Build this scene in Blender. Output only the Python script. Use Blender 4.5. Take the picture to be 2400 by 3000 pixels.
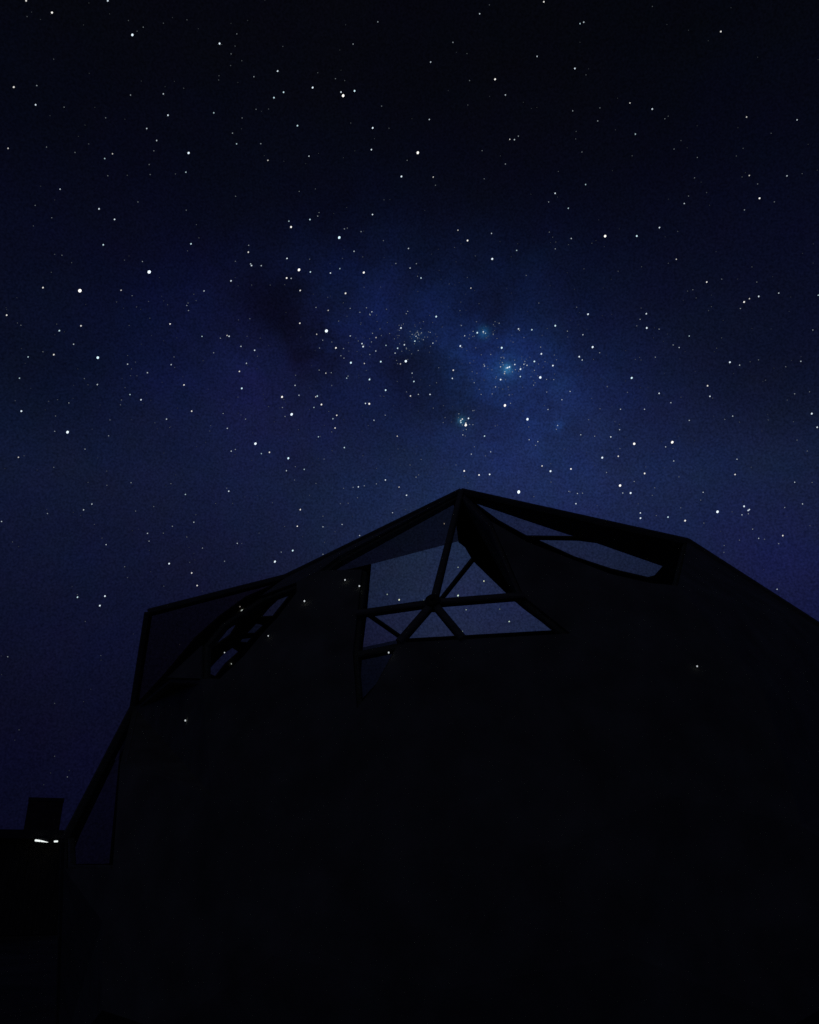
import bpy, bmesh, math, random
from mathutils import Vector, Matrix
from mathutils.geometry import delaunay_2d_cdt, intersect_ray_tri

random.seed(7)
scene = bpy.context.scene
for o in list(bpy.data.objects):
    bpy.data.objects.remove(o)
COL = scene.collection

# ------------------------------------------------------------------ camera
PITCH = math.radians(23.5)
CAM = Vector((0.0, 0.0, 1.6))
F = 2400.0                      # focal length in photo pixels (photo 2400 x 3000)
cd = bpy.data.cameras.new('camera')
cam = bpy.data.objects.new('camera', cd)
COL.objects.link(cam)
cam.location = CAM
cam.rotation_euler = (math.pi / 2 + PITCH, 0, 0)
cd.sensor_fit = 'HORIZONTAL'
cd.sensor_width = 36.0
cd.lens = 36.0 * F / 2400.0
cd.clip_start = 0.05
cd.clip_end = 20000.0
scene.camera = cam
CS, SN = math.cos(PITCH), math.sin(PITCH)


def ray(px, py):
    """direction through a photo pixel"""
    u, v = (px - 1200.0) / F, (1500.0 - py) / F
    return Vector((u, CS - v * SN, SN + v * CS)).normalized()


def project(p):
    d = p - CAM
    fw = d.y * CS + d.z * SN
    up = -d.y * SN + d.z * CS
    return (1200.0 + F * d.x / fw, 1500.0 - F * up / fw)


# ------------------------------------------------------------------ world: night sky
def s2l(c):
    c = c / 255.0
    return c / 12.92 if c <= 0.04045 else ((c + 0.055) / 1.055) ** 2.4


def rgb(r, g, b):
    return (s2l(r), s2l(g), s2l(b), 1.0)


world = bpy.data.worlds.new('World')
scene.world = world
world.use_nodes = True
wt = world.node_tree
wt.nodes.clear()
N, LK = wt.nodes.new, wt.links.new


def mth(op, a, b=None, clamp=False):
    n = N('ShaderNodeMath')
    n.operation = op
    n.use_clamp = clamp
    for i, x in enumerate((a, b)):
        if x is None:
            continue
        if isinstance(x, (int, float)):
            n.inputs[i].default_value = x
        else:
            LK(x, n.inputs[i])
    return n.outputs[0]


def vmth(op, a, b):
    n = N('ShaderNodeVectorMath')
    n.operation = op
    for i, x in enumerate((a, b)):
        if isinstance(x, (tuple, list, Vector)):
            n.inputs[i].default_value = x
        else:
            LK(x, n.inputs[i])
    return n


def mixc(kind, fac, a, b):
    n = N('ShaderNodeMix')
    n.data_type = 'RGBA'
    n.blend_type = kind
    for s, x in ((n.inputs[0], fac), (n.inputs[6], a), (n.inputs[7], b)):
        if isinstance(x, (int, float, tuple)):
            s.default_value = x
        else:
            LK(x, s)
    return n.outputs[2]


tc = N('ShaderNodeTexCoord')
DIR = tc.outputs['Generated']
sep = N('ShaderNodeSeparateXYZ')
LK(DIR, sep.inputs[0])
elev = mth('ARCSINE', mth('MINIMUM', mth('MAXIMUM', sep.outputs['Z'], -1.0), 1.0))
ramp = N('ShaderNodeValToRGB')
LK(mth('MULTIPLY', elev, 2.0 / math.pi), ramp.inputs[0])
cr = ramp.color_ramp
stops = [(0.0, rgb(12, 13, 38)), (8, rgb(16, 18, 46)), (17, rgb(21, 26, 56)), (25, rgb(22, 31, 62)),
         (31, rgb(16, 23, 51)), (37, rgb(12, 16, 39)), (44, rgb(8, 11, 27)), (51, rgb(7, 9, 19)), (58, rgb(7, 8, 16)), (90, rgb(7, 8, 16))]
while len(cr.elements) > 1:
    cr.elements.remove(cr.elements[-1])
cr.elements[0].position = 0.0
cr.elements[0].color = stops[0][1]
for d, c in stops[1:]:
    e = cr.elements.new(d / 90.0)
    e.color = c

# cloud-like structure of the galaxy, in sky directions
nz = N('ShaderNodeTexNoise')
nz.inputs['Scale'].default_value = 5.5
nz.inputs['Detail'].default_value = 5.0
nz.inputs['Roughness'].default_value = 0.55
LK(DIR, nz.inputs['Vector'])
nz2 = N('ShaderNodeTexNoise')
nz2.inputs['Scale'].default_value = 2.2
nz2.inputs['Detail'].default_value = 3.0
LK(vmth('ADD', DIR, (3.1, 1.7, 0.4)).outputs[0], nz2.inputs['Vector'])
warp = vmth('SCALE', vmth('SUBTRACT', nz.outputs['Color'], (0.5, 0.5, 0.5)).outputs[0], (0, 0, 0))
warp.inputs['Scale'].default_value = 0.10
wn_ = N('ShaderNodeVectorMath')
wn_.operation = 'NORMALIZE'
LK(vmth('ADD', DIR, warp.outputs[0]).outputs[0], wn_.inputs[0])
WD = wn_.outputs[0]


def lobe(px, py, deg, warped=True):
    """soft glow round a direction of the sky, deg wide"""
    dt = vmth('DOT_PRODUCT', WD if warped else DIR, tuple(ray(px, py))).outputs['Value']
    k = 1.0 / (1.0 - math.cos(math.radians(deg)))
    return mth('MINIMUM', mth('EXPONENT', mth('MULTIPLY', mth('SUBTRACT', dt, 1.0), k)), 1.0)


def addall(items):
    acc = None
    for w, s in items:
        t = mth('MULTIPLY', s, w)
        acc = t if acc is None else mth('ADD', acc, t)
    return acc


# glow of the milky way; strongest lobe added behind the dome to brighten panes
broad = addall([(0.56, lobe(1450, 1290, 14)), (0.26, lobe(2150, 1560, 9)), (0.06, lobe(700, 1500, 11)), (1.15, lobe(1380, 1870, 8.5, False))])
fac = mth('ADD', mth('MULTIPLY', nz2.outputs['Fac'], 0.35), mth('ADD', broad, 0.46))
sky_scale = vmth('SCALE', ramp.outputs[0], (0, 0, 0))
LK(fac, sky_scale.inputs['Scale'])
# blue star clouds
cl_n = N('ShaderNodeTexNoise')
cl_n.inputs['Scale'].default_value = 15.0
cl_n.inputs['Detail'].default_value = 6.0
cl_n.inputs['Roughness'].default_value = 0.65
LK(WD, cl_n.inputs['Vector'])
ragged = mth('MAXIMUM', mth('ADD', mth('MULTIPLY', cl_n.outputs['Fac'], 3.2), -0.6), 0.0)
clouds = [(0.72, lobe(1450, 1080, 5.0), (9, 30, 72), 1), (0.42, lobe(1180, 950, 4.6), (8, 22, 62), 1),
          (0.66, lobe(1600, 1250, 6.0), (8, 27, 62), 1), (0.34, lobe(1010, 870, 5.0), (5, 15, 50), 1),
          (0.60, lobe(620, 960, 5.0), (6, 10, 44), 1), (0.35, lobe(740, 1180, 5.5), (16, 12, 48), 1),
          (0.35, lobe(1484, 1082, 1.1, False), (20, 62, 96), 1), (0.55, lobe(1418, 974, 0.36, False), (20, 82, 124), 0),
          (0.40, lobe(1358, 1236, 0.6, False), (20, 62, 92), 1), (1.0, lobe(1486, 1080, 0.30, False), (40, 100, 130), 0),
          (0.55, lobe(1352, 1232, 0.26, False), (40, 100, 130), 0), (0.35, lobe(1222, 990, 0.5, False), (16, 50, 84), 1),
          (0.5, lobe(1637, 1247, 0.35, False), (10, 50, 100), 0), (0.26, lobe(2340, 1640, 6.0), (10, 14, 66), 0)]
cur = sky_scale.outputs[0]
for w, l, c, rg in clouds:
    n = vmth('SCALE', tuple(rgb(*c)[:3]), (0, 0, 0))
    sc = mth('MULTIPLY', l, w)
    LK(mth('MULTIPLY', sc, ragged) if rg else sc, n.inputs['Scale'])
    cur = vmth('ADD', cur, n.outputs[0]).outputs[0]
# dark dust lanes
def patch(px, py, deg):
    """like lobe, but flat inside with a ragged rim"""
    dt = vmth('DOT_PRODUCT', WD2, tuple(ray(px, py))).outputs['Value']
    k = 1.0 / (1.0 - math.cos(math.radians(deg)))
    x = mth('MULTIPLY', mth('SUBTRACT', 1.0, dt), k)
    return mth('EXPONENT', mth('MULTIPLY', mth('MULTIPLY', x, x), -1.0))


w2 = vmth('SCALE', vmth('SUBTRACT', cl_n.outputs['Color'], (0.5, 0.5, 0.5)).outputs[0], (0, 0, 0))
w2.inputs['Scale'].default_value = 0.07
wn2 = N('ShaderNodeVectorMath')
wn2.operation = 'NORMALIZE'
LK(vmth('ADD', DIR, w2.outputs[0]).outputs[0], wn2.inputs[0])
WD2 = wn2.outputs[0]
dark = addall([(0.85, patch(800, 880, 2.3)), (0.85, patch(880, 980, 1.9)), (0.55, patch(915, 1070, 1.4)), (1.0, patch(1245, 1125, 2.9)),
               (0.40, patch(1130, 1060, 1.3)), (0.45, lobe(2330, 1060, 5.0)), (0.40, lobe(60, 1080, 5.0)), (0.2, patch(860, 1385, 1.6)), (0.35, patch(1000, 640, 2.0))])
dk = mth('MINIMUM', dark, 1.0)
dn3 = vmth('SCALE', (0.36, 0.48, 0.56), (0, 0, 0))
LK(dk, dn3.inputs['Scale'])
cur = vmth('MULTIPLY', cur, vmth('SUBTRACT', (1.0, 1.0, 1.0), dn3.outputs[0]).outputs[0]).outputs[0]
# very fine unresolved star dust
dn = N('ShaderNodeTexNoise')
dn.inputs['Scale'].default_value = 420.0
dn.inputs['Detail'].default_value = 2.0
LK(DIR, dn.inputs['Vector'])
n = vmth('SCALE', cur, (0, 0, 0))
LK(mth('ADD', mth('MULTIPLY', dn.outputs['Fac'], 1.5), 0.25), n.inputs['Scale'])
cur = n.outputs[0]
# uneven tint of the air glow: bluish and brownish patches
for sc_, am in ((7.0, 0.8), (26.0, 0.6)):
    tn = N('ShaderNodeTexNoise')
    tn.inputs['Scale'].default_value = sc_
    tn.inputs['Detail'].default_value = 3.0
    LK(vmth('ADD', DIR, (7.7, sc_, 2.0)).outputs[0], tn.inputs['Vector'])
    sc2 = vmth('MULTIPLY', vmth('SUBTRACT', tn.outputs['Color'], (0.5, 0.5, 0.5)).outputs[0], (am * 0.6, am * 0.35, am * 0.6))
    cur = vmth('MULTIPLY', cur, vmth('ADD', sc2.outputs[0], (1.0, 1.0, 1.0)).outputs[0]).outputs[0]
# last light of a sun far below the horizon
SUN_EL, SUN_ROT = math.radians(-6.0), math.radians(150.0)
skyt = N('ShaderNodeTexSky')
skyt.sky_type = 'NISHITA'
skyt.sun_disc = False
skyt.sun_elevation = SUN_EL
skyt.sun_rotation = SUN_ROT
bg1 = N('ShaderNodeBackground')
LK(cur, bg1.inputs['Color'])
bg1.inputs['Strength'].default_value = 1.0
bg2 = N('ShaderNodeBackground')
LK(skyt.outputs[0], bg2.inputs['Color'])
bg2.inputs['Strength'].default_value = 0.05
add = N('ShaderNodeAddShader')
LK(bg1.outputs[0], add.inputs[0])
LK(bg2.outputs[0], add.inputs[1])
wo = N('ShaderNodeOutputWorld')
LK(add.outputs[0], wo.inputs['Surface'])

# faint warm fill light added behind the viewer to lift the dark dome
sl = bpy.data.lights.new('fill_sun', 'SUN')
sl.energy = 0.008
sl.color = (1.0, 0.90, 0.72)
sl.angle = math.radians(20)
fill_sun = bpy.data.objects.new('fill_sun', sl)
COL.objects.link(fill_sun)
fill_sun.rotation_euler = Vector((0.35, 0.75, -0.85)).to_track_quat('-Z', 'Y').to_euler()

# ------------------------------------------------------------------ exposure
scene.view_settings.view_transform = 'Standard'
scene.view_settings.look = 'None'
scene.view_settings.gamma = 1.0
scene.view_settings.exposure = 0.0
scene.cycles.use_denoising = False
scene.cycles.transparent_max_bounces = 24
scene.cycles.max_bounces = 6


# ------------------------------------------------------------------ materials
def mat_surface(name, col, rough=0.8, var=0.3, scale=6.0, bump=0.2, metal=0.0, streak=None):
    m = bpy.data.materials.new(name)
    m.use_nodes = True
    t = m.node_tree
    b = t.nodes['Principled BSDF']
    b.inputs['Roughness'].default_value = rough
    b.inputs['Metallic'].default_value = metal
    b.inputs['Specular IOR Level'].default_value = 0.25
    co = t.nodes.new('ShaderNodeTexCoord')
    mp = t.nodes.new('ShaderNodeMapping')
    if streak:
        mp.inputs['Scale'].default_value = streak
    t.links.new(co.outputs['Object'], mp.inputs[0])
    nn = t.nodes.new('ShaderNodeTexNoise')
    nn.inputs['Scale'].default_value = scale
    nn.inputs['Detail'].default_value = 6
    t.links.new(mp.outputs[0], nn.inputs['Vector'])
    r = t.nodes.new('ShaderNodeValToRGB')
    r.color_ramp.elements[0].position = 0.3
    r.color_ramp.elements[1].position = 0.75
    r.color_ramp.elements[0].color = tuple(c * (1 - var) for c in col) + (1,)
    r.color_ramp.elements[1].color = tuple(min(1, c * (1 + var)) for c in col) + (1,)
    t.links.new(nn.outputs['Fac'], r.inputs[0])
    t.links.new(r.outputs[0], b.inputs['Base Color'])
    bp = t.nodes.new('ShaderNodeBump')
    bp.inputs['Strength'].default_value = bump
    bp.inputs['Distance'].default_value = 0.02
    t.links.new(nn.outputs['Fac'], bp.inputs['Height'])
    t.links.new(bp.outputs[0], b.inputs['Normal'])
    return m


def mat_pane(name, tint, gloss=0.005):
    """thin sheet: lets the light straight through, with a faint sheen; tint is per face"""
    m = bpy.data.materials.new(name)
    m.use_nodes = True
    t = m.node_tree
    t.nodes.clear()
    out = t.nodes.new('ShaderNodeOutputMaterial')
    tr = t.nodes.new('ShaderNodeBsdfTransparent')
    gl = t.nodes.new('ShaderNodeBsdfGlossy')
    gl.inputs['Roughness'].default_value = 0.15
    gl.inputs['Color'].default_value = (0.6, 0.6, 0.6, 1)
    co = t.nodes.new('ShaderNodeTexCoord')
    nn = t.nodes.new('ShaderNodeTexNoise')
    nn.inputs['Scale'].default_value = 3.0
    nn.inputs['Detail'].default_value = 5
    t.links.new(co.outputs['Object'], nn.inputs['Vector'])
    r = t.nodes.new('ShaderNodeValToRGB')
    r.color_ramp.elements[0].position = 0.3
    r.color_ramp.elements[1].position = 0.8
    r.color_ramp.elements[0].color = tuple(c * 0.97 for c in tint) + (1,)
    r.color_ramp.elements[1].color = tuple(tint) + (1,)
    t.links.new(nn.outputs['Fac'], r.inputs[0])
    t.links.new(r.outputs[0], tr.inputs['Color'])
    mx = t.nodes.new('ShaderNodeMixShader')
    mx.inputs[0].default_value = gloss
    t.links.new(tr.outputs[0], mx.inputs[1])
    t.links.new(gl.outputs[0], mx.inputs[2])
    t.links.new(mx.outputs[0], out.inputs[0])
    return m


def mat_emit(name, col, strength, far=False):
    m = bpy.data.materials.new(name)
    if far:
        m.cycles.emission_sampling = 'NONE'
    m.use_nodes = True
    t = m.node_tree
    t.nodes.clear()
    out = t.nodes.new('ShaderNodeOutputMaterial')
    e = t.nodes.new('ShaderNodeEmission')
    e.inputs['Color'].default_value = tuple(col) + (1,)
    e.inputs['Strength'].default_value = strength
    t.links.new(e.outputs[0], out.inputs[0])
    return m


M_COVER = mat_surface('dark_canvas', (0.24, 0.24, 0.185), 0.85, 0.3, 4.0, 0.25)
M_LINING = mat_surface('dark_lining', (0.30, 0.28, 0.22), 0.9, 0.3, 5.0, 0.2)
M_STRUT = mat_surface('dark_timber', (0.23, 0.23, 0.18), 0.8, 0.3, 9.0, 0.3, streak=(1, 1, 6))
M_HUB = mat_surface('dark_steel', (0.06, 0.06, 0.065), 0.45, 0.3, 12.0, 0.1, metal=0.6)
M_GROUND = mat_surface('dry_soil', (0.10, 0.088, 0.068), 0.95, 0.5, 0.8, 0.5)
M_HILL = mat_surface('scrub_hill', (0.035, 0.038, 0.025), 0.95, 0.4, 0.05, 0.5)
M_PLANK = mat_surface('weathered_planks', (0.10, 0.085, 0.06), 0.85, 0.4, 5.0, 0.3, streak=(6, 6, 0.6))
M_ROOF = mat_surface('roof_sheet', (0.09, 0.085, 0.075), 0.6, 0.3, 3.0, 0.2)
M_BRICK = mat_surface('sooty_brick', (0.11, 0.085, 0.07), 0.9, 0.4, 8.0, 0.4)
M_GLASS = mat_surface('dark_window_glass', (0.012, 0.014, 0.018), 0.12, 0.2, 2.0, 0.02)
M_FRAME = mat_surface('painted_frame', (0.07, 0.07, 0.068), 0.6, 0.2, 9.0, 0.1)
CLEAR_TINT = (0.985, 1.0, 0.955)
M_NEAR = mat_pane('clear_vinyl', CLEAR_TINT)
PANE = {k: mat_pane('vinyl_%s' % k, c) for k, c in {
    'clear': (0.97, 1.0, 0.90), 'soft': (0.97, 0.97, 0.86), 'hazy': (0.88, 0.84, 0.80), 'dull': (0.50, 0.45, 0.42),
    'dim': (0.42, 0.44, 0.38), 'dirty': (0.86, 0.84, 0.78), 'grey': (0.72, 0.72, 0.62), 'skin': (0.76, 0.70, 0.66)}.items()}


# ------------------------------------------------------------------ mesh helpers
def link(name, me, mat=None, parent=None):
    o = bpy.data.objects.new(name, me)
    COL.objects.link(o)
    if mat is not None and me is not None and not me.materials:
        me.materials.append(mat)
    if parent is not None:
        o.parent = parent
    return o


def tag(o, label=None, cat=None, group=None, kind=None):
    for k, v in (('label', label), ('category', cat), ('group', group), ('kind', kind)):
        if v:
            o[k] = v
    return o


def mesh(name, vs, fs):
    me = bpy.data.meshes.new(name)
    me.from_pydata([tuple(v) for v in vs], [], fs)
    me.update()
    return me


def box_bm(bm, x0, x1, y0, y1, z0, z1):
    v = [bm.verts.new(p) for p in ((x0, y0, z0), (x1, y0, z0), (x1, y1, z0), (x0, y1, z0), (x0, y0, z1), (x1, y0, z1), (x1, y1, z1), (x0, y1, z1))]
    for f in ((0, 3, 2, 1), (4, 5, 6, 7), (0, 1, 5, 4), (1, 2, 6, 5), (2, 3, 7, 6), (3, 0, 4, 7)):
        bm.faces.new([v[i] for i in f])


def box(name, x0, x1, y0, y1, z0, z1, mat, parent=None, bevel=0.0):
    bm = bmesh.new()
    box_bm(bm, x0, x1, y0, y1, z0, z1)
    if bevel:
        bmesh.ops.bevel(bm, geom=bm.edges[:], offset=bevel, segments=1, affect='EDGES')
    me = bpy.data.meshes.new(name)
    bm.to_mesh(me)
    bm.free()
    return link(name, me, mat, parent)


def beam(name, p, q, w, d, out, mat, parent):
    """bevelled timber from p to q, w wide across, d deep towards 'out'"""
    ax = (q - p)
    L = ax.length
    ax.normalize()
    side = ax.cross(out).normalized()
    up = side.cross(ax).normalized()
    b = w * 0.18
    prof = [(-w / 2 + b, -d / 2), (w / 2 - b, -d / 2), (w / 2, -d / 2 + b), (w / 2, d / 2 - b), (w / 2 - b, d / 2), (-w / 2 + b, d / 2), (-w / 2, d / 2 - b), (-w / 2, -d / 2 + b)]
    vs = [p + side * a + up * c for a, c in prof] + [q + side * a + up * c for a, c in prof]
    fs = [tuple(range(7, -1, -1)), tuple(range(8, 16))] + [(i, (i + 1) % 8, 8 + (i + 1) % 8, 8 + i) for i in range(8)]
    return link(name, mesh(name, vs, fs), mat, parent)


# ------------------------------------------------------------------ ground, hill line
def ground():
    bm = bmesh.new()
    rings = [0, 3, 8, 16, 30, 60, 120, 300, 900, 6000]
    seg = 48
    prev = None
    for i, r in enumerate(rings):
        if r == 0:
            prev = [bm.verts.new((0, 0, 0))]
            continue
        cur = []
        for k in range(seg):
            a = 2 * math.pi * k / seg
            cur.append(bm.verts.new((r * math.cos(a), r * math.sin(a), 0.0 if r < 900 else -1.0)))
        for k in range(seg):
            if len(prev) == 1:
                bm.faces.new((prev[0], cur[k], cur[(k + 1) % seg]))
            else:
                bm.faces.new((prev[k], cur[k], cur[(k + 1) % seg], prev[(k + 1) % seg]))
        prev = cur
    me = bpy.data.meshes.new('ground')
    bm.to_mesh(me)
    bm.free()
    return tag(link('ground', me, M_GROUND), 'dark bare ground around the dome and the low house', None, None, 'structure')


ground()


def hills():
    vs, fs = [], []
    n = 160
    for k in range(n + 1):
        a = -1.4 + 2.8 * k / n
        x, y = math.sin(a), math.cos(a)
        h = 4.0 + 0.8 * math.sin(a * 7 + 1) + 0.7 * math.sin(a * 19) + random.uniform(-0.25, 0.25)
        for r, z in ((330, -0.5), (360, h), (420, h * 0.8), (520, -1.5)):
            vs.append((x * r, y * r, z))
    for k in range(n):
        for j in range(3):
            a = 4 * k + j
            fs.append((a, a + 4, a + 5, a + 1))
    return tag(link('hill', mesh('hill', vs, fs), M_HILL), 'low dark ridge of hills along the horizon', None, None, 'structure')


hills()

# ------------------------------------------------------------------ the faceted dome
CEN = Vector((0.86, 8.8, 1.35))
RAD = 4.22


def near_pt(px, py):
    d = ray(px, py)
    m = (CEN - CAM)
    b = d.dot(m)
    disc = b * b - m.length_squared + RAD * RAD
    return CAM + d * (b - math.sqrt(max(disc, 0.0)))


def far_pt(px, py):
    d = ray(px, py)
    m = (CEN - CAM)
    b = d.dot(m)
    disc = b * b - m.length_squared + RAD * RAD
    return CAM + d * (b + math.sqrt(max(disc, 0.0)))


def limb_pt(px, py):
    d = ray(px, py)
    return CAM + d * d.dot(CEN - CAM)


dome = bpy.data.objects.new('geodesic_dome', None)
COL.objects.link(dome)
dome.location = (CEN.x, CEN.y, 0)
tag(dome, 'dark faceted dome tent with clear triangular windows and timber struts', 'dome')
DINV = Matrix.Translation(-dome.location)

LIMB = [(190, 2460), (392, 2070), (435, 1795), (835, 1693), (1352, 1440), (2015, 1587), (2415, 1845), (2660, 2250)]
limb3 = [limb_pt(*p) for p in LIMB]
r0 = math.sqrt(RAD * RAD - CEN.z ** 2)


def base_pt(deg):
    a = math.radians(deg)
    return Vector((CEN.x + r0 * math.sin(a), CEN.y - r0 * math.cos(a), 0.0))


BASE_L, BASE_R = base_pt(-88), base_pt(82)
near_base = [base_pt(a) for a in (58, 34, 10, -14, -38, -63)]
far_base = [base_pt(a) for a in (-115, -142, -170, 165, 140, 112)]

H = (1270, 1768)
V2, V5 = (1535, 1747), (1046, 1800)
QL, Q1, Q2, QR = (1033, 1911), (1170, 1883), (1357, 1873), (1672, 1856)
A = LIMB[4]
near_faces = {
    'pent1': [A, V2, H], 'pent2': [V2, QR, Q2, H], 'pent3': [Q2, Q1, H], 'pent4': [Q1, QL, V5, H], 'tail': [QL, Q1, (1100, 2012), (1045, 2075)], 'pent5': [V5, (1060, 1668), (935, 1672), (990, 1631), A, H],
    'ridge': [A, LIMB[5], (1988, 1716), (1905, 1708), (1790, 1682), (1545, 1588), (1440, 1528)],
    'side': [(868, 1706), (765, 1745), (648, 1822), (592, 1890), (590, 1988), (640, 1992), (714, 1922), (764, 1862), (814, 1808), (872, 1732)],
    'skin': [LIMB[3], LIMB[2], LIMB[1], (490, 1985), (592, 1890), (648, 1822), (765, 1745)],
    'low': [LIMB[1], LIMB[0], (188, 2545), (330, 2545), (352, 2240)],
}
near_extra = [(620, 2330), (1060, 2520), (1520, 2540), (1960, 2330), (2240, 2030), (760, 2060), (1880, 1960), (2350, 2420), (1300, 2900), (800, 2800), (1850, 2800), (300, 2700), (420, 2640), (300, 2960), (480, 3020), (2420, 2680), (2560, 2560), (2540, 2880), (2330, 3000)]

far_faces = {
    ('F1', 'clear'): [(1087, 1652), (1343, 1585), (1362, 1600), (1385, 1640), (1283, 1768), (1074, 1797)],
    ('F2', 'clear'): [(1385, 1640), (1500, 1752), (1535, 1782), (1622, 1846), (1340, 1862), (1283, 1768)],
    ('F3', 'clear'): [(1283, 1768), (1340, 1862), (1180, 1871)],
    ('F4', 'soft'): [(1074, 1797), (1283, 1768), (1180, 1871)],
    ('F5', 'hazy'): [(1074, 1797), (1180, 1871), (1062, 1897)],
    ('F6', 'dim'): [(1062, 1897), (1180, 1871), (1105, 2000), (1050, 2060)],
    ('F7', 'dull'): [(1087, 1652), (1343, 1585), (1328, 1467), (1100, 1578), (960, 1648), (985, 1676)],
    ('R1', 'hazy'): [(1388, 1469), (1534, 1519), (1663, 1562), (1693, 1570), (1543, 1568), (1461, 1523)],
    ('R2', 'soft'): [(1697, 1581), (1749, 1588), (1944, 1656), (1918, 1685), (1899, 1690), (1792, 1665), (1685, 1630), (1573, 1579)],
    ('SA', 'dirty'): [(610, 1891), (624, 1861), (652, 1839), (688, 1831), (670, 1859), (628, 1888)],
    ('SB', 'grey'): [(723, 1853), (749, 1826), (769, 1831), (745, 1853)],
    ('SC', 'grey'): [(703, 1879), (708, 1870), (736, 1867), (723, 1881)],
    ('SD', 'hazy'): [(608, 1963), (652, 1917), (675, 1901), (692, 1912), (659, 1941), (633, 1974)],
    ('SE', 'dirty'): [(769, 1802), (789, 1778), (824, 1745), (862, 1716), (842, 1747), (800, 1800)],
    ('SF', 'dull'): [(736, 1773), (780, 1742), (824, 1722), (802, 1747), (758, 1782)],
    ('SK', 'skin'): [LIMB[3], LIMB[2], LIMB[1], (480, 1975), (570, 1868), (640, 1805), (720, 1747), (800, 1712)],
    ('LA', 'skin'): [(352, 2190), (232, 2440), (200, 2520), (199, 2550), (318, 2550)],
    ('LB', 'dim'): [(412, 2075), (330, 2225), (342, 2228), (424, 2090)],
}
for k in list(far_faces):               # the slits in the side window
    if k[0] in ('SA', 'SB', 'SC', 'SD', 'SE', 'SF'):
        P = far_faces[k]
        cx, cy_ = sum(p[0] for p in P) / len(P), sum(p[1] for p in P) / len(P)
        g = 1.1 if k[0] != 'SD' else 1.15
        far_faces[k] = [(cx + (p[0] - cx) * g, cy_ + (p[1] - cy_) * g) for p in P]
far_extra = [(700, 2250), (1250, 2250), (1800, 2200), (2200, 2150), (1750, 1850), (1650, 1740), (880, 1860), (520, 2020), (480, 1850), (2050, 1760),
             (1400, 2550), (800, 2550), (2000, 2550), (950, 1990)]


def shell(outline3, extra, faces, lift):
    """faceted shell: the outline and the openings are traced, each corner is put on the dome's sphere"""
    pts2, pts3, fl = [], [], []

    def add(p2, p3):
        for i, q in enumerate(pts2):
            if abs(q[0] - p2[0]) < 0.6 and abs(q[1] - p2[1]) < 0.6:
                return i
        pts2.append(Vector(p2))
        pts3.append(p3)
        return len(pts2) - 1
    fl.append([add(project(p), p) for p in outline3])
    keys = [None]
    for k, poly in faces.items():
        fl.append([add(p, lift(*p)) for p in poly])
        keys.append(k)
    for p in extra:
        add(p, lift(*p))
    # counter-clockwise faces
    for i, f in enumerate(fl):
        ar = sum(pts2[f[j - 1]].x * pts2[f[j]].y - pts2[f[j]].x * pts2[f[j - 1]].y for j in range(len(f)))
        if ar < 0:
            fl[i] = f[::-1]
    ov, oe, of, ovo, oeo, ofo = delaunay_2d_cdt(pts2, [], fl, 1, 0.05)
    p3 = []
    for v, src in zip(ov, ovo):
        p3.append(pts3[src[0]] if src else lift(v.x, v.y))
    opaque, clear = [], {}
    for f, src in zip(of, ofo):
        ks = [keys[s] for s in src if s > 0]
        if ks:
            clear.setdefault(ks[0], []).append(tuple(f))
        else:
            opaque.append(tuple(f))
    return p3, opaque, clear


def sheet(name, p3, tris, t, mat, shrink=0.0):
    """a sheet of real thickness made of the given triangles"""
    ids = sorted({i for f in tris for i in f})
    ix = {v: k for k, v in enumerate(ids)}
    cen = sum((p3[i] for i in ids), Vector()) / len(ids)
    top = []
    for i in ids:
        p = p3[i].copy()
        if shrink:
            d = cen - p
            if d.length > 4 * shrink:
                p += d.normalized() * shrink
        top.append(DINV @ p)
    inn = []
    c = DINV @ CEN
    for p in top:
        inn.append(p + (c - p).normalized() * t)
    k = len(ids)
    fs, cnt = [], {}
    for f in tris:
        a = [ix[i] for i in f]
        nrm = (top[a[1]] - top[a[0]]).cross(top[a[2]] - top[a[0]])
        if nrm.dot(top[a[0]] - c) < 0:
            a = a[::-1]
        fs.append(tuple(a))
        fs.append(tuple(k + i for i in a[::-1]))
        for j in range(3):
            cnt[(a[j], a[(j + 1) % 3])] = 1
    for (a, b) in cnt:
        if (b, a) not in cnt:
            fs.append((b, a, k + a, k + b))
    return link(name, mesh(name, top + inn, fs), mat, dome)


near_out = [BASE_L] + limb3 + [BASE_R] + near_base
np3, nopq, nclr = shell(near_out, near_extra, near_faces, near_pt)
far_out = [BASE_L] + limb3 + [BASE_R] + far_base[::-1]
fp3, fopq, fclr = shell(far_out, far_extra, far_faces, far_pt)

for f in nopq:
    sheet('panel', np3, [f], 0.018, M_COVER)
for k, fs in nclr.items():
    sheet('window_pane' if k != 'skin' else 'skin_panel', np3, fs, 0.006, M_NEAR if k != 'skin' else PANE['skin'], 0.004)
for f in fopq:
    sheet('back_panel', fp3, [f], 0.018, M_LINING)
for k, fs in fclr.items():
    sheet('back_window_pane', fp3, fs, 0.006, PANE[k[1]])


def strut(p, q, w, name='strut', sink=0.0):
    out = ((p + q) / 2 - CEN).normalized()
    p, q = p - out * sink, q - out * sink
    return beam(name, DINV @ p, DINV @ q, w, w * 1.1, out, M_STRUT, dome)


def edges(tris):
    e = {}
    for f in tris:
        for j in range(3):
            a, b = f[j], f[(j + 1) % 3]
            e[(min(a, b), max(a, b))] = e.get((min(a, b), max(a, b)), 0) + 1
    return e


HP = near_pt(*H)
limb_set = {tuple(round(c, 4) for c in p) for p in limb3}


def on_limb(p):
    return tuple(round(c, 4) for c in p) in limb_set


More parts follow.
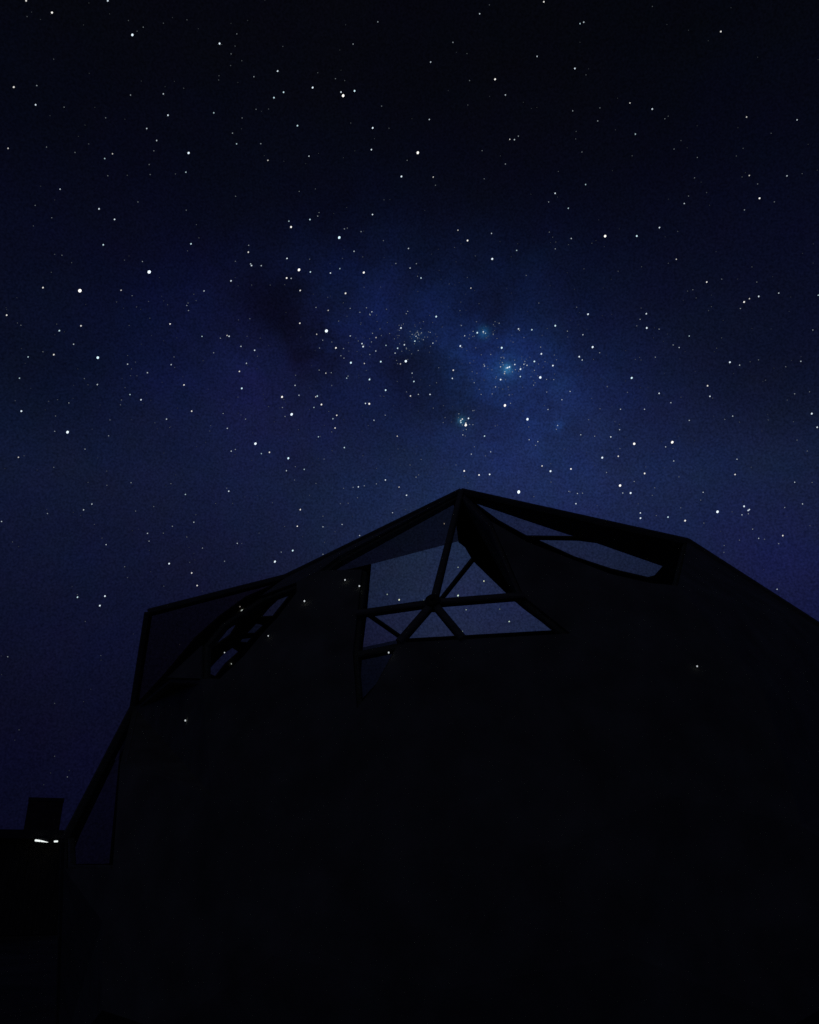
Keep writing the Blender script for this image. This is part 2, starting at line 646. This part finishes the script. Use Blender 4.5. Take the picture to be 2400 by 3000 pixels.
e_all = edges(nopq)
pane_e = set()
for k, fs in nclr.items():
    for e, c in edges(fs).items():
        if c == 1:                      # outer edge of each pane carries a strut
            e_all[e] = 1
            pane_e.add(e)
for (a, b), c in e_all.items():
    p, q = np3[a], np3[b]
    if on_limb(p) and on_limb(q):
        strut(p, q, 0.062)
    else:
        strut(p, q, 0.047, 'strut', 0.0 if min((p - HP).length, (q - HP).length) < 1e-4 else 0.05)      # covered struts sit inside the canvas
# slender back struts seen through the middle window
for p, q in (((1385, 1640), (1283, 1768)), ((1074, 1797), (1180, 1871))):
    strut(far_pt(*p), far_pt(*q), 0.055, 'back_strut')
far_clear_e = edges([f for fs in fclr.values() for f in fs])
for (a, b), c in edges(fopq).items():
    if (a, b) in far_clear_e or (on_limb(fp3[a]) and on_limb(fp3[b])):
        continue
    if (fp3[a] - fp3[b]).length > 1.2:
        cl = {i for e in far_clear_e for i in e}
        if a in cl or b in cl:
            continue
        strut(fp3[a], fp3[b], 0.058, 'back_strut')

# steel hub discs where the struts meet
def hub(p, r):
    out = (p - CEN).normalized()
    rot = out.to_track_quat('Z', 'Y').to_matrix()
    vs, fs = [], []
    n = 16
    for z, rr in ((-0.03, r), (0.035, r), (0.043, r * 0.86), (0.043, r * 0.3), (0.06, r * 0.22)):
        for k in range(n):
            a = 2 * math.pi * k / n
            vs.append(DINV @ (p + rot @ Vector((rr * math.cos(a), rr * math.sin(a), z))))
    for j in range(4):
        for k in range(n):
            fs.append((j * n + k, j * n + (k + 1) % n, (j + 1) * n + (k + 1) % n, (j + 1) * n + k))
    fs.append(tuple(range(n - 1, -1, -1)))
    fs.append(tuple(4 * n + k for k in range(n)))
    link('hub', mesh('hub', vs, fs), M_HUB, dome)


hub(near_pt(*H), 0.05)

# ------------------------------------------------------------------ glowing dots added on the dome for stars that show over it
DOT_GLOW = mat_emit('star_dot_glow', (0.90, 0.96, 1.0), 0.62)


def first_hit(px, py):
    d = ray(px, py)
    best = None
    for p3, tris in ((np3, nopq), (fp3, fopq)):
        for f in tris:
            h = intersect_ray_tri(p3[f[0]], p3[f[1]], p3[f[2]], d, CAM, True)
            if h is not None and (h - CAM).dot(d) > 0:
                t = (h - CAM).length
                if best is None or t < best[0]:
                    best = (t, h)
        if best is not None:
            break
    return best, d


def star_dot(px, py, dpx, label):
    best, d = first_hit(px, py)
    t, h = best if best is not None else ((near_pt(px, py) - CAM).length, near_pt(px, py))
    r = dpx * 0.62 / F * t / 2
    c = h - d * (r * 1.5 + 0.03)
    bm = bmesh.new()
    bmesh.ops.create_icosphere(bm, subdivisions=2, radius=r)
    for v in bm.verts:
        v.co.z *= 1.25
    nf = len(bm.faces)
    bmesh.ops.create_cone(bm, cap_ends=True, segments=8, radius1=r * 0.55, radius2=r * 0.55, depth=r * 1.4,
                          matrix=Matrix.Translation((0, r * 1.2, r * 0.4)) @ Matrix.Rotation(math.pi / 2, 4, 'X'))
    bm.faces.ensure_lookup_table()
    for i, f in enumerate(bm.faces):
        f.material_index = 0 if i < nf else 1
        f.smooth = i < nf
    me = bpy.data.meshes.new('added_star')
    bm.to_mesh(me)
    bm.free()
    me.materials.append(DOT_GLOW)
    me.materials.append(M_HUB)
    o = link('added_star', me)
    o.location = c
    tag(o, label, 'star_dot', 'star dots added on the dome')


for a in ((1011, 1699, 6, 'small white added star dot beside the middle window, farther one of a pair'),
          (1053, 1717, 6.5, 'small white added star dot at the middle window edge, nearer one of a pair'),
          (892, 1761, 7, 'lone white added star dot on dark panel between middle window and slit windows'),
          (703, 1777, 4.5, 'faint added star dot touching the largest oval dot by the slit windows'),
          (709, 1789, 10, 'largest oval white star dot added on the dome, above the slit windows'),
          (786, 1863, 5, 'small added star dot on dark panel just beneath the slit windows'),
          (658, 1912, 4.5, 'faint added star dot at the upper edge of the lowest slit window'),
          (678, 1945, 3.5, 'faintest added star dot just under the lowest slit window'),
          (1139, 1912, 7, 'bright added star dot on the strut sloping down from the middle window hub'),
          (543, 2111, 6.5, 'lone white added star dot low on the dome side towards the low house'),
          (2043, 1952, 6, 'lone white added star dot on dark panel under the narrow ridge window')):
    star_dot(*a)

# ------------------------------------------------------------------ the low house to the left
house = bpy.data.objects.new('low_house', None)
COL.objects.link(house)
HX0, HX1, HY0, HY1 = -18.0, -9.15, 24.0, 29.0
house.location = (HX1, HY0, 0)
HROT = math.radians(22.0)
house.rotation_euler = (0, 0, HROT)
HMAT = Matrix.Translation((HX1, HY0, 0)) @ Matrix.Rotation(HROT, 4, 'Z')
HINV = HMAT.inverted()
tag(house, 'low dark flat roofed house with a chimney and lamps under its eave', 'house')


def hbox(name, x0, x1, y0, y1, z0, z1, mat, parent=None, bevel=0.0):
    o = box(name, x0 - house.location.x, x1 - house.location.x, y0 - house.location.y, y1 - house.location.y, z0, z1, mat, None, bevel)
    o.parent = parent or house
    return o


hbox('wall', HX0, HX1, HY0 + 0.05, HY1, 0, 2.30, M_PLANK)
k = 0
x = HX0
while x < HX1 - 0.05:
    w = 0.19
    hbox('plank', x + 0.004, min(x + w, HX1) - 0.004, HY0 + 0.018 + 0.006 * math.sin(k * 2.3), HY0 + 0.048, 0.02, 2.28, M_PLANK)
    x += w
    k += 1
hbox('roof', HX0 - 0.35, HX1 + 0.10, HY0 - 0.45, HY1 + 0.3, 2.30, 2.46, M_ROOF, None, 0.015)
hbox('fascia', HX0 - 0.37, HX1 + 0.12, HY0 - 0.50, HY0 - 0.452, 2.31, 2.53, M_FRAME, None, 0.006)
for wx in (-16.6, -13.4):
    wn = hbox('window', wx, wx + 1.1, HY0 - 0.02, HY0 + 0.012, 0.95, 1.85, M_GLASS)
    for (a, b, c, d) in ((wx - 0.07, wx + 1.17, 1.85, 1.93), (wx - 0.07, wx + 1.17, 0.87, 0.95), (wx - 0.07, wx, 0.95, 1.85), (wx + 1.1, wx + 1.17, 0.95, 1.85), (wx + 0.53, wx + 0.57, 0.95, 1.85)):
        fr = box('window_frame', a - house.location.x, b - house.location.x, HY0 - 0.035 - house.location.y, HY0 + 0.0 - house.location.y, c, d, M_FRAME)
        fr.parent = wn
dr = hbox('door', -11.9, -11.0, HY0 - 0.02, HY0 + 0.014, 0.02, 2.02, M_FRAME)
hd = box('handle', -11.85 - house.location.x, -11.80 - house.location.x, HY0 - 0.07 - house.location.y, HY0 - 0.021 - house.location.y, 1.0, 1.12, M_HUB)
hd.parent = dr


def at_local(px, py, yl):
    """where the view through a pixel meets the plane yl metres behind the house front, in house axes"""
    o, d = HINV @ CAM, HINV.to_3x3() @ ray(px, py)
    return o + d * ((yl - o.y) / d.y)


# chimney, its width and height read at the depth of the roof
cy = HY0 + 0.5
off = Vector((HX1, HY0, 0))
c0, c1 = at_local(84, 2345, 0.5) + off, at_local(188, 2337, 0.5) + off
zt = at_local(138, 2337, 0.5).z
ch = hbox('chimney', c0.x, c1.x, cy, cy + 0.6, 2.46, zt - 0.10, M_BRICK, None, 0.01)
cap = hbox('chimney_cap', c0.x - 0.012, c1.x + 0.012, cy - 0.012, cy + 0.612, zt - 0.10, zt, M_ROOF, ch, 0.01)

# lamps hung below the eave
LAMP = mat_emit('lamp_glow', (0.93, 1.0, 0.97), 1.05)
LAMPD = mat_emit('lamp_glow_weak', (0.8, 1.0, 0.95), 0.12)
ly = -0.53


def lamp_tube(p0, p1, r0_, r1_, mat, name, parent, n=10):
    ax = (p1 - p0)
    L = ax.length
    q = ax.normalized().to_track_quat('Z', 'Y').to_matrix()
    prof = [(0, 0.2), (0.03, 0.75), (0.09, 1.0), (0.5, 1.0), (0.91, 1.0), (0.97, 0.75), (1, 0.2)]
    vs, fs = [], []
    for t, s in prof:
        r = (r0_ + (r1_ - r0_) * t) * s
        for k in range(n):
            a = 2 * math.pi * k / n
            vs.append(p0 + ax * t + q @ Vector((r * math.cos(a), r * math.sin(a), 0)))
    for j in range(len(prof) - 1):
        for k in range(n):
            fs.append((j * n + k, j * n + (k + 1) % n, (j + 1) * n + (k + 1) % n, (j + 1) * n + k))
    fs.append(tuple(range(n - 1, -1, -1)))
    fs.append(tuple((len(prof) - 1) * n + k for k in range(n)))
    o = link(name, mesh(name, vs, fs), mat, parent)
    for f in o.data.polygons:
        f.use_smooth = True
    return o


def lamp(name, pts, label, rad):
    root = bpy.data.objects.new(name, None)
    COL.objects.link(root)
    P = [at_local(px, py, ly) for px, py in pts]
    root.location = HMAT @ P[0]
    root.rotation_euler = (0, 0, HROT)
    for i in range(len(P) - 1):
        lamp_tube(P[i] - P[0], P[i + 1] - P[0], rad[i], rad[i + 1], LAMP, 'tube', root)
    box('bracket', -0.01, P[-1].x - P[0].x + 0.01, 0.012, 0.032, -0.02, 0.06, M_HUB, root)   # carries it on the fascia board
    tag(root, label, 'lamp')
    return root


lamp('strip_lamp', [(102, 2462), (119, 2464), (141, 2468)], 'glowing white strip lamp under the eave of the low house', (0.026, 0.024, 0.005))
lamp('eave_lamp', [(158, 2465.5), (170, 2465)], 'short round white lamp at the end of the strip lamp', (0.022, 0.022))

# ------------------------------------------------------------------ stars
TILES = {
    (0, 0): '220 5 5;908 5 5;438 105 6;228 138 1;1082 172 1;1207 228 2;1115 293 7;1575 166 1;452 497 1;116 733 5;310 720 3;300 882 5;540 902 2;890 992 2;1100 800 3;1376 790 4;1548 742 1;1415 970 5;1236 1082 4;1320 1183 4;1296 1270 2;1589 1288 7;1257 1385 2;948 1295 4;882 1335 4;632 1284 2;392 1238 2;68 1249 4;1155 262 1',
    (600, 0): '125 366 6;270 285 2;222 453 2;218 551 1;120 637 1;117 673 1;414 645 3;614 598 5;658 390 1;664 776 5;583 822 5;909 737 6;1148 775 5;1166 805 8;1262 765 6;1250 370 3;1458 183 3;952 612 1;1101 662 2;76 950 4;432 920 2;315 993 2;781 1058 5;234 1121 3;268 1211 4;472 1210 3;532 1350 4;878 1315 4;1230 1036 1;1415 1077 6;1490 893 2;1552 1080 1;1404 1260 5;1705 1350 2',
    (1200, 0): '1132 14 5;591 115 4;1437 198 4;1468 186 4;366 356 3;178 522 4;1075 474 4;721 667 6;506 678 2;1393 576 5;1487 630 1;808 799 4;491 884 1;167 1006 4;1375 933 3;1604 908 2;1586 1018 3;845 1173 4;884 1176 4;917 1146 3;612 1269 2;70 1286 8;808 1381 3;1400 1170 1;1453 1280 2;1404 1107 1;673 40 1',
    (1800, 0): '898 265 5;321 53 1;132 867 4;320 918 5;426 1000 2;1115 985 4;1540 1009 4;178 1129 4;562 1184 1;504 1255 2;700 1326 2;1322 1122 1;455 978 1',
    (0, 500): '908 42 2;1072 38 1;1265 32 2;1478 27 1;1566 12 4;506 155 4;296 292 2;1162 263 2;834 321 5;965 410 5;436 396 2;281 465 1;1569 332 2;1655 454 1;870 624 5;1676 565 1;1609 616 5;1580 675 1;461 704 1;522 712 2;603 775 1;1200 765 3;1257 853 9;432 856 1;362 985 5;673 1011 9;1020 1007 4;1113 1053 2;1633 1040 1;1719 1013 4;1584 1115 2;1574 1135 3;1588 1178 3;1412 1130 1;56 1217 5;176 1302 2;500 1348 5;682 1307 5;1262 1243 1;1433 1291 5;1702 1396 4;478 1292 1',
    (600, 500): '1657 48 6;260 215 2;796 174 2;932 153 1;1510 245 1;963 352 2;952 382 3;886 411 5;709 425 4;727 474 7;1413 369 5;1176 490 3;1201 483 2;1317 513 3;1133 563 8;1505 589 2;370 628 3;367 686 5;1716 655 4;258 763 2;693 739 5;1258 679 4;884 745 2;1160 738 1;1331 726 1;386 785 4;394 799 5;476 800 4;794 835 8;890 853 5;1138 825 4;1059 862 5;1340 858 7;690 904 6;728 907 4;221 928 5;1610 782 3;395 963 1;804 1009 5;1186 1033 6;937 1152 3;1040 1177 4;1307 1193 3;1363 1155 3;1408 1189 4;1394 1215 3;1531 1167 2;380 1247 2;1128 1267 2;801 1285 5;1025 1350 9;943 1378 4;994 1428 3;1226 1392 4;1443 1406 4;1653 1325 6;1557 1372 2;188 1388 4;205 1395 5;132 1411 3;1036 1067 1;1342 982 1;1482 980 1;468 1410 1;285 1257 1',
    (1200, 500): '200 53 4;219 122 2;629 68 2;1254 6 1;1484 116 4;1227 190 5;1172 263 3;1338 316 4;408 501 4;489 588 6;691 528 4;1178 517 2;1206 560 1;1363 571 4;1648 551 8;903 671 4;1228 658 3;697 743 7;555 718 1;58 783 3;5 820 4;68 889 2;97 904 5;983 882 2;487 899 1;517 989 4;1090 1115 2;433 1107 1;586 1120 1;425 1179 2;225 1229 6;437 1304 3;1408 1150 2;1504 1209 6;565 1272 2;707 1297 2;1228 1306 6;1160 1330 1;1330 1352 3;571 1365 6;465 1391 4;918 1333 5;926 1346 3;1031 1340 5;862 1387 1;964 1406 2;1461 1382 4;622 1357 5;640 1370 4;66 1352 2;100 1363 2;75 1377 3;55 1395 4;69 1408 3;45 1436 5;160 1358 2;220 1376 1;5 1354 2',
    (1800, 500): '676 60 2;1138 40 4;1077 52 1;1208 111 2;1455 43 4;626 213 2;778 184 1;1224 232 6;1349 262 2;590 276 4;1097 330 3;381 479 5;190 550 6;523 746 4;230 809 1;1160 810 1;779 938 5;906 913 2;1201 938 2;662 1003 2;690 1072 1;1386 1031 4;1719 1049 4;1217 1059 5;1139 1078 4;1094 1106 6;1063 1161 3;795 1179 1;270 1205 5;218 1252 3;190 1307 2;274 1325 6;378 1335 3;632 1393 4;1673 1342 3;226 1157 1',
    (0, 1000): '620 24 4;362 88 2;453 112 5;237 131 4;824 137 8;1075 192 4;1466 131 2;1442 196 4;1108 232 1;1242 264 4;1100 289 1;1154 290 1;164 310 4;711 314 2;741 366 1;820 364 4;1550 367 5;1095 448 4;1188 492 5;1023 494 2;1015 535 2;580 519 3;410 505 1;180 588 6;468 629 2;927 662 2;1615 588 5;1403 655 4;1430 725 1;569 765 8;461 758 3;915 796 3;716 908 3;155 977 4;453 1061 2;899 1093 1;1104 1191 3;901 1213 2;1440 1199 2;1562 1290 4;774 1371 4;704 1420 4;1295 1392 2;1142 1430 2;742 1188 1;128 500 1',
    (600, 1000): '305 42 4;420 75 5;75 96 3;351 185 4;292 253 5;312 396 6;967 56 3;1105 55 6;1211 12 1;1325 19 5;1334 44 6;1404 5 3;1441 81 4;1527 34 4;1625 58 5;1682 29 5;1604 99 4;1660 83 2;1147 121 3;1173 141 3;1231 180 7;1345 186 4;1483 171 6;1694 167 8;1649 190 4;1625 188 2;964 242 3;1020 268 4;1066 264 3;765 285 2;761 371 4;1207 293 3;1196 310 4;1388 321 6;1070 373 2;1524 411 6;651 468 7;794 454 4;280 470 1;935 467 4;948 461 5;983 532 6;920 557 4;654 557 3;538 550 1;1354 523 5;1386 526 7;732 615 8;676 633 3;155 608 3;305 620 1;344 655 3;190 733 4;1112 623 5;1080 652 4;1045 590 1;1426 665 4;1520 622 3;1098 730 5;1069 763 2;958 804 4;427 862 8;1622 799 4;1176 895 5;258 911 3;223 925 4;477 946 4;545 935 5;704 985 7;763 1056 2;838 1079 4;688 1090 4;1005 992 2;1332 964 1;1073 922 1;185 1237 2;202 1263 5;757 1168 2;937 1197 2;1170 1238 2;1250 1230 3;1294 1226 5;1344 1217 3;1446 1201 3;1522 1168 5;1637 1228 4;1700 1297 5;1287 1318 2;1143 1367 2;1208 1364 2;883 1297 1;92 1366 1;570 1360 1;805 1418 5;1692 1418 1;50 710 1;42 755 1',
    (1200, 1000): '197 15 4;176 41 2;428 39 6;441 50 3;558 54 2;777 54 7;1105 48 3;1111 105 6;1543 48 7;1602 96 3;1430 129 6;1455 157 4;1550 152 1;796 141 3;509 182 2;628 193 3;632 208 4;767 214 4;826 222 6;842 216 6;815 225 4;804 255 4;800 270 4;887 195 5;964 193 4;990 202 4;1052 169 6;1087 191 2;935 234 6;867 257 3;1052 244 3;1208 204 6;1220 115 2;1238 155 2;369 243 5;361 312 5;528 256 2;732 299 2;768 322 6;934 296 5;1102 304 8;1154 321 3;1215 322 3;1222 275 1;545 348 3;629 327 1;528 321 1;22 268 4;37 338 5;8 460 5;75 447 4;173 447 5;200 562 2;286 542 1;725 384 4;782 402 1;840 452 3;1353 422 4;1665 379 2;1284 492 4;804 540 8;851 522 3;1167 574 4;1136 540 1;1605 568 2;497 649 6;445 655 5;432 668 5;433 684 5;474 690 5;474 706 8;478 742 3;534 702 3;449 788 4;470 797 2;722 713 2;742 706 1;994 656 8;1005 721 2;1248 709 4;1237 741 3;1509 660 2;632 798 5;1008 829 4;1081 845 4;1062 876 3;1443 787 4;1560 799 3;1696 805 5;547 888 2;521 950 4;684 931 4;640 965 2;98 995 2;392 1041 2;461 1092 6;586 1126 6;675 1121 6;1624 980 7;1117 1050 5;1188 1094 7;1360 1075 6;1660 1105 3;1192 1186 2;55 1144 3;77 1125 2;465 1137 1;493 1190 1;920 1269 9;1342 1264 3;1352 1268 2;1415 1282 4;1458 1279 3;1402 1368 5;1048 1309 2;1020 1368 1;1580 1385 1;1535 480 1;5 1042 2',
    (1800, 1000): '496 30 3;547 52 4;213 135 1;346 133 3;974 176 6;1056 200 4;1215 156 2;1445 214 2;1572 168 4;147 308 7;786 374 5;806 463 5;111 430 2;378 438 5;562 470 1;477 517 4;1520 442 3;1646 425 2;1275 327 1;53 572 4;255 572 4;632 666 4;998 630 4;931 657 2;1297 662 1;1664 609 6;1710 724 5;6 676 1;45 744 4;168 863 8;489 850 8;433 889 4;495 903 1;48 903 2;34 968 5;1540 832 2;1626 924 2;501 1008 4;1034 993 4;266 1058 1;256 1113 6;545 1142 2;1018 1122 5;49 1215 8;168 1181 3;72 1278 4;138 1278 7;341 1234 2;320 1298 2;749 1272 4;728 1337 2;1520 1187 4;1667 1189 2;560 1403 2;870 1436 8;1094 1390 6;1128 1425 5;1138 1418 5;1436 1400 3;1586 1370 4',
    (0, 1500): '400 13 3;13 80 4;1243 180 4;1376 178 2;1452 120 3;1633 86 4;1574 211 2;1256 246 3;894 275 4;1706 304 3;1050 461 2;1425 435 6;1615 514 5;1661 620 5;653 718 5;884 709 6;841 789 6;65 1220 3;849 1210 1;1380 625 1;105 252 1',
    (600, 1500): '274 264 4;312 265 1;780 120 5;672 122 1;996 35 2;996 125 4;1157 105 4;644 338 3;741 325 6;591 418 7;167 415 3;996 356 3;1305 198 4;784 483 3;1582 6 4;1608 148 7;1537 694 4;1638 740 6',
    (1200, 1500): '1483 43 7;1716 97 4;409 466 4;627 582 5;409 704 6;120 748 5;477 824 4;760 818 3;840 923 5;447 1005 3;293 98 5',
    (1800, 1500): '220 8 5;221 52 6;354 30 2;453 43 5;597 73 6;755 93 2;1076 24 4;1130 15 3;1166 144 3;1217 222 4;1266 229 2;1420 199 5;1385 267 3;1054 237 2;926 282 2;924 340 2;1372 651 4',
    (0, 2000): '460 620 1;568 795 2;460 175 1',
}
STAR_D = 3000.0
DIAM = {0: 2.0, 1: 2.4, 2: 2.7, 3: 2.9, 4: 3.1, 5: 3.6, 6: 4.3, 7: 5.2, 8: 6.6, 9: 8.4}
LUM = {0: 0.045, 1: 0.085, 2: 0.15, 3: 0.28, 4: 0.54, 5: 0.82, 6: 1.0, 7: 1.1, 8: 1.25, 9: 1.35}
TINT = [(0.78, 0.90, 1.0), (0.98, 0.96, 0.92), (0.66, 0.90, 1.0)]
star_list = []
for (ox, oy), s in TILES.items():
    for e in s.split(';'):
        a, b, m = e.split()
        star_list.append((ox + float(a) * 600 / 1725, oy + float(b) * 500 / 1438, int(m)))
star_list.sort(key=lambda s: -s[2])
star_mat = {(m, t): mat_emit('starlight_%d_%d' % (m, t), TINT[t], LUM[m], True) for m in range(10) for t in range(3)}


def ico(r):
    bm = bmesh.new()
    bmesh.ops.create_icosphere(bm, subdivisions=1, radius=r)
    vs = [v.co.copy() for v in bm.verts]
    fs = [[v.index for v in f.verts] for f in bm.faces]
    bm.free()
    return vs, fs


IV, IF = ico(1.0)
IV2, IF2 = [], []
bm_ = bmesh.new()
bmesh.ops.create_icosphere(bm_, subdivisions=2, radius=1.0)
IV2 = [v.co.copy() for v in bm_.verts]
IF2 = [[v.index for v in f.verts] for f in bm_.faces]
bm_.free()

# faint stars all over the night sky are the sky object itself
fv, ff, fm = [], [], []


def faint(direction, m):
    r = DIAM[m] / F * STAR_D / 2
    c = CAM + direction * STAR_D
    k = len(fv)
    fv.extend(c + v * r for v in IV)
    ff.extend(tuple(k + i for i in f) for f in IF)
    fm.extend([m] * len(IF))


for px, py, m in star_list[300:]:
    faint(ray(px, py), m)
# faintest dots inside the view, denser along the milky way
rs = random.Random(3)
cnt = 0
for cx, cy_, sg, n_ in ((1484, 1082, 55, 60), (1415, 974, 28, 16), (1225, 985, 40, 34), (1358, 1238, 22, 14), (1110, 1020, 90, 40)):   # star clusters
    for k in range(n_):
        faint(ray(rs.gauss(cx, sg), rs.gauss(cy_, sg * 0.75)), rs.choice((1, 1, 2, 2, 3)))
while cnt < 520:
    px, py = rs.uniform(0, 2400), rs.uniform(0, 2430)
    dd = math.hypot((px - 1300) / 900.0, (py - 1090) / 300.0)
    if rs.random() < 0.16 + 0.84 * math.exp(-dd * dd):
        faint(ray(px, py), 0 if rs.random() < 0.8 else 1)
        cnt += 1
# the rest of the sky dome, outside the photograph
cnt = 0
while cnt < 1500:
    v = Vector((rs.gauss(0, 1), rs.gauss(0, 1), abs(rs.gauss(0, 1)))).normalized()
    if v.z < 0.03:
        continue
    p = CAM + v * 10
    if v.y * CS + v.z * SN > 0.05:
        px, py = project(p)
        if -5 < px < 2405 and -5 < py < 3005:
            continue
    faint(v, rs.choices(range(0, 8), weights=(30, 26, 18, 12, 9, 6, 3, 1))[0])
    cnt += 1
me = mesh('sky', fv, ff)
for m in range(10):
    me.materials.append(star_mat[(m, 0)])
me.polygons.foreach_set('material_index', fm)
skyo = tag(link('sky', me), 'deep blue night sky scattered with faint stars', None, None, 'structure')

star_mesh = {}
for i, (px, py, m) in enumerate(star_list[:300]):
    t = rs.choices((0, 1, 2), weights=(5, 3, 2))[0]
    if (m, t) not in star_mesh:
        sm = mesh('star', IV2, IF2)
        sm.materials.append(star_mat[(m, t)])
        star_mesh[(m, t)] = sm
    d = ray(px, py)
    o = bpy.data.objects.new('star', star_mesh[(m, t)])
    COL.objects.link(o)
    r = DIAM[m] / F * STAR_D / 2
    o.location = CAM + d * STAR_D
    o.rotation_euler = (0, rs.uniform(0.2, 0.7), 0)
    o.scale = (r * 0.93, r * 0.93, r * rs.uniform(1.05, 1.3))
    o.parent = skyo
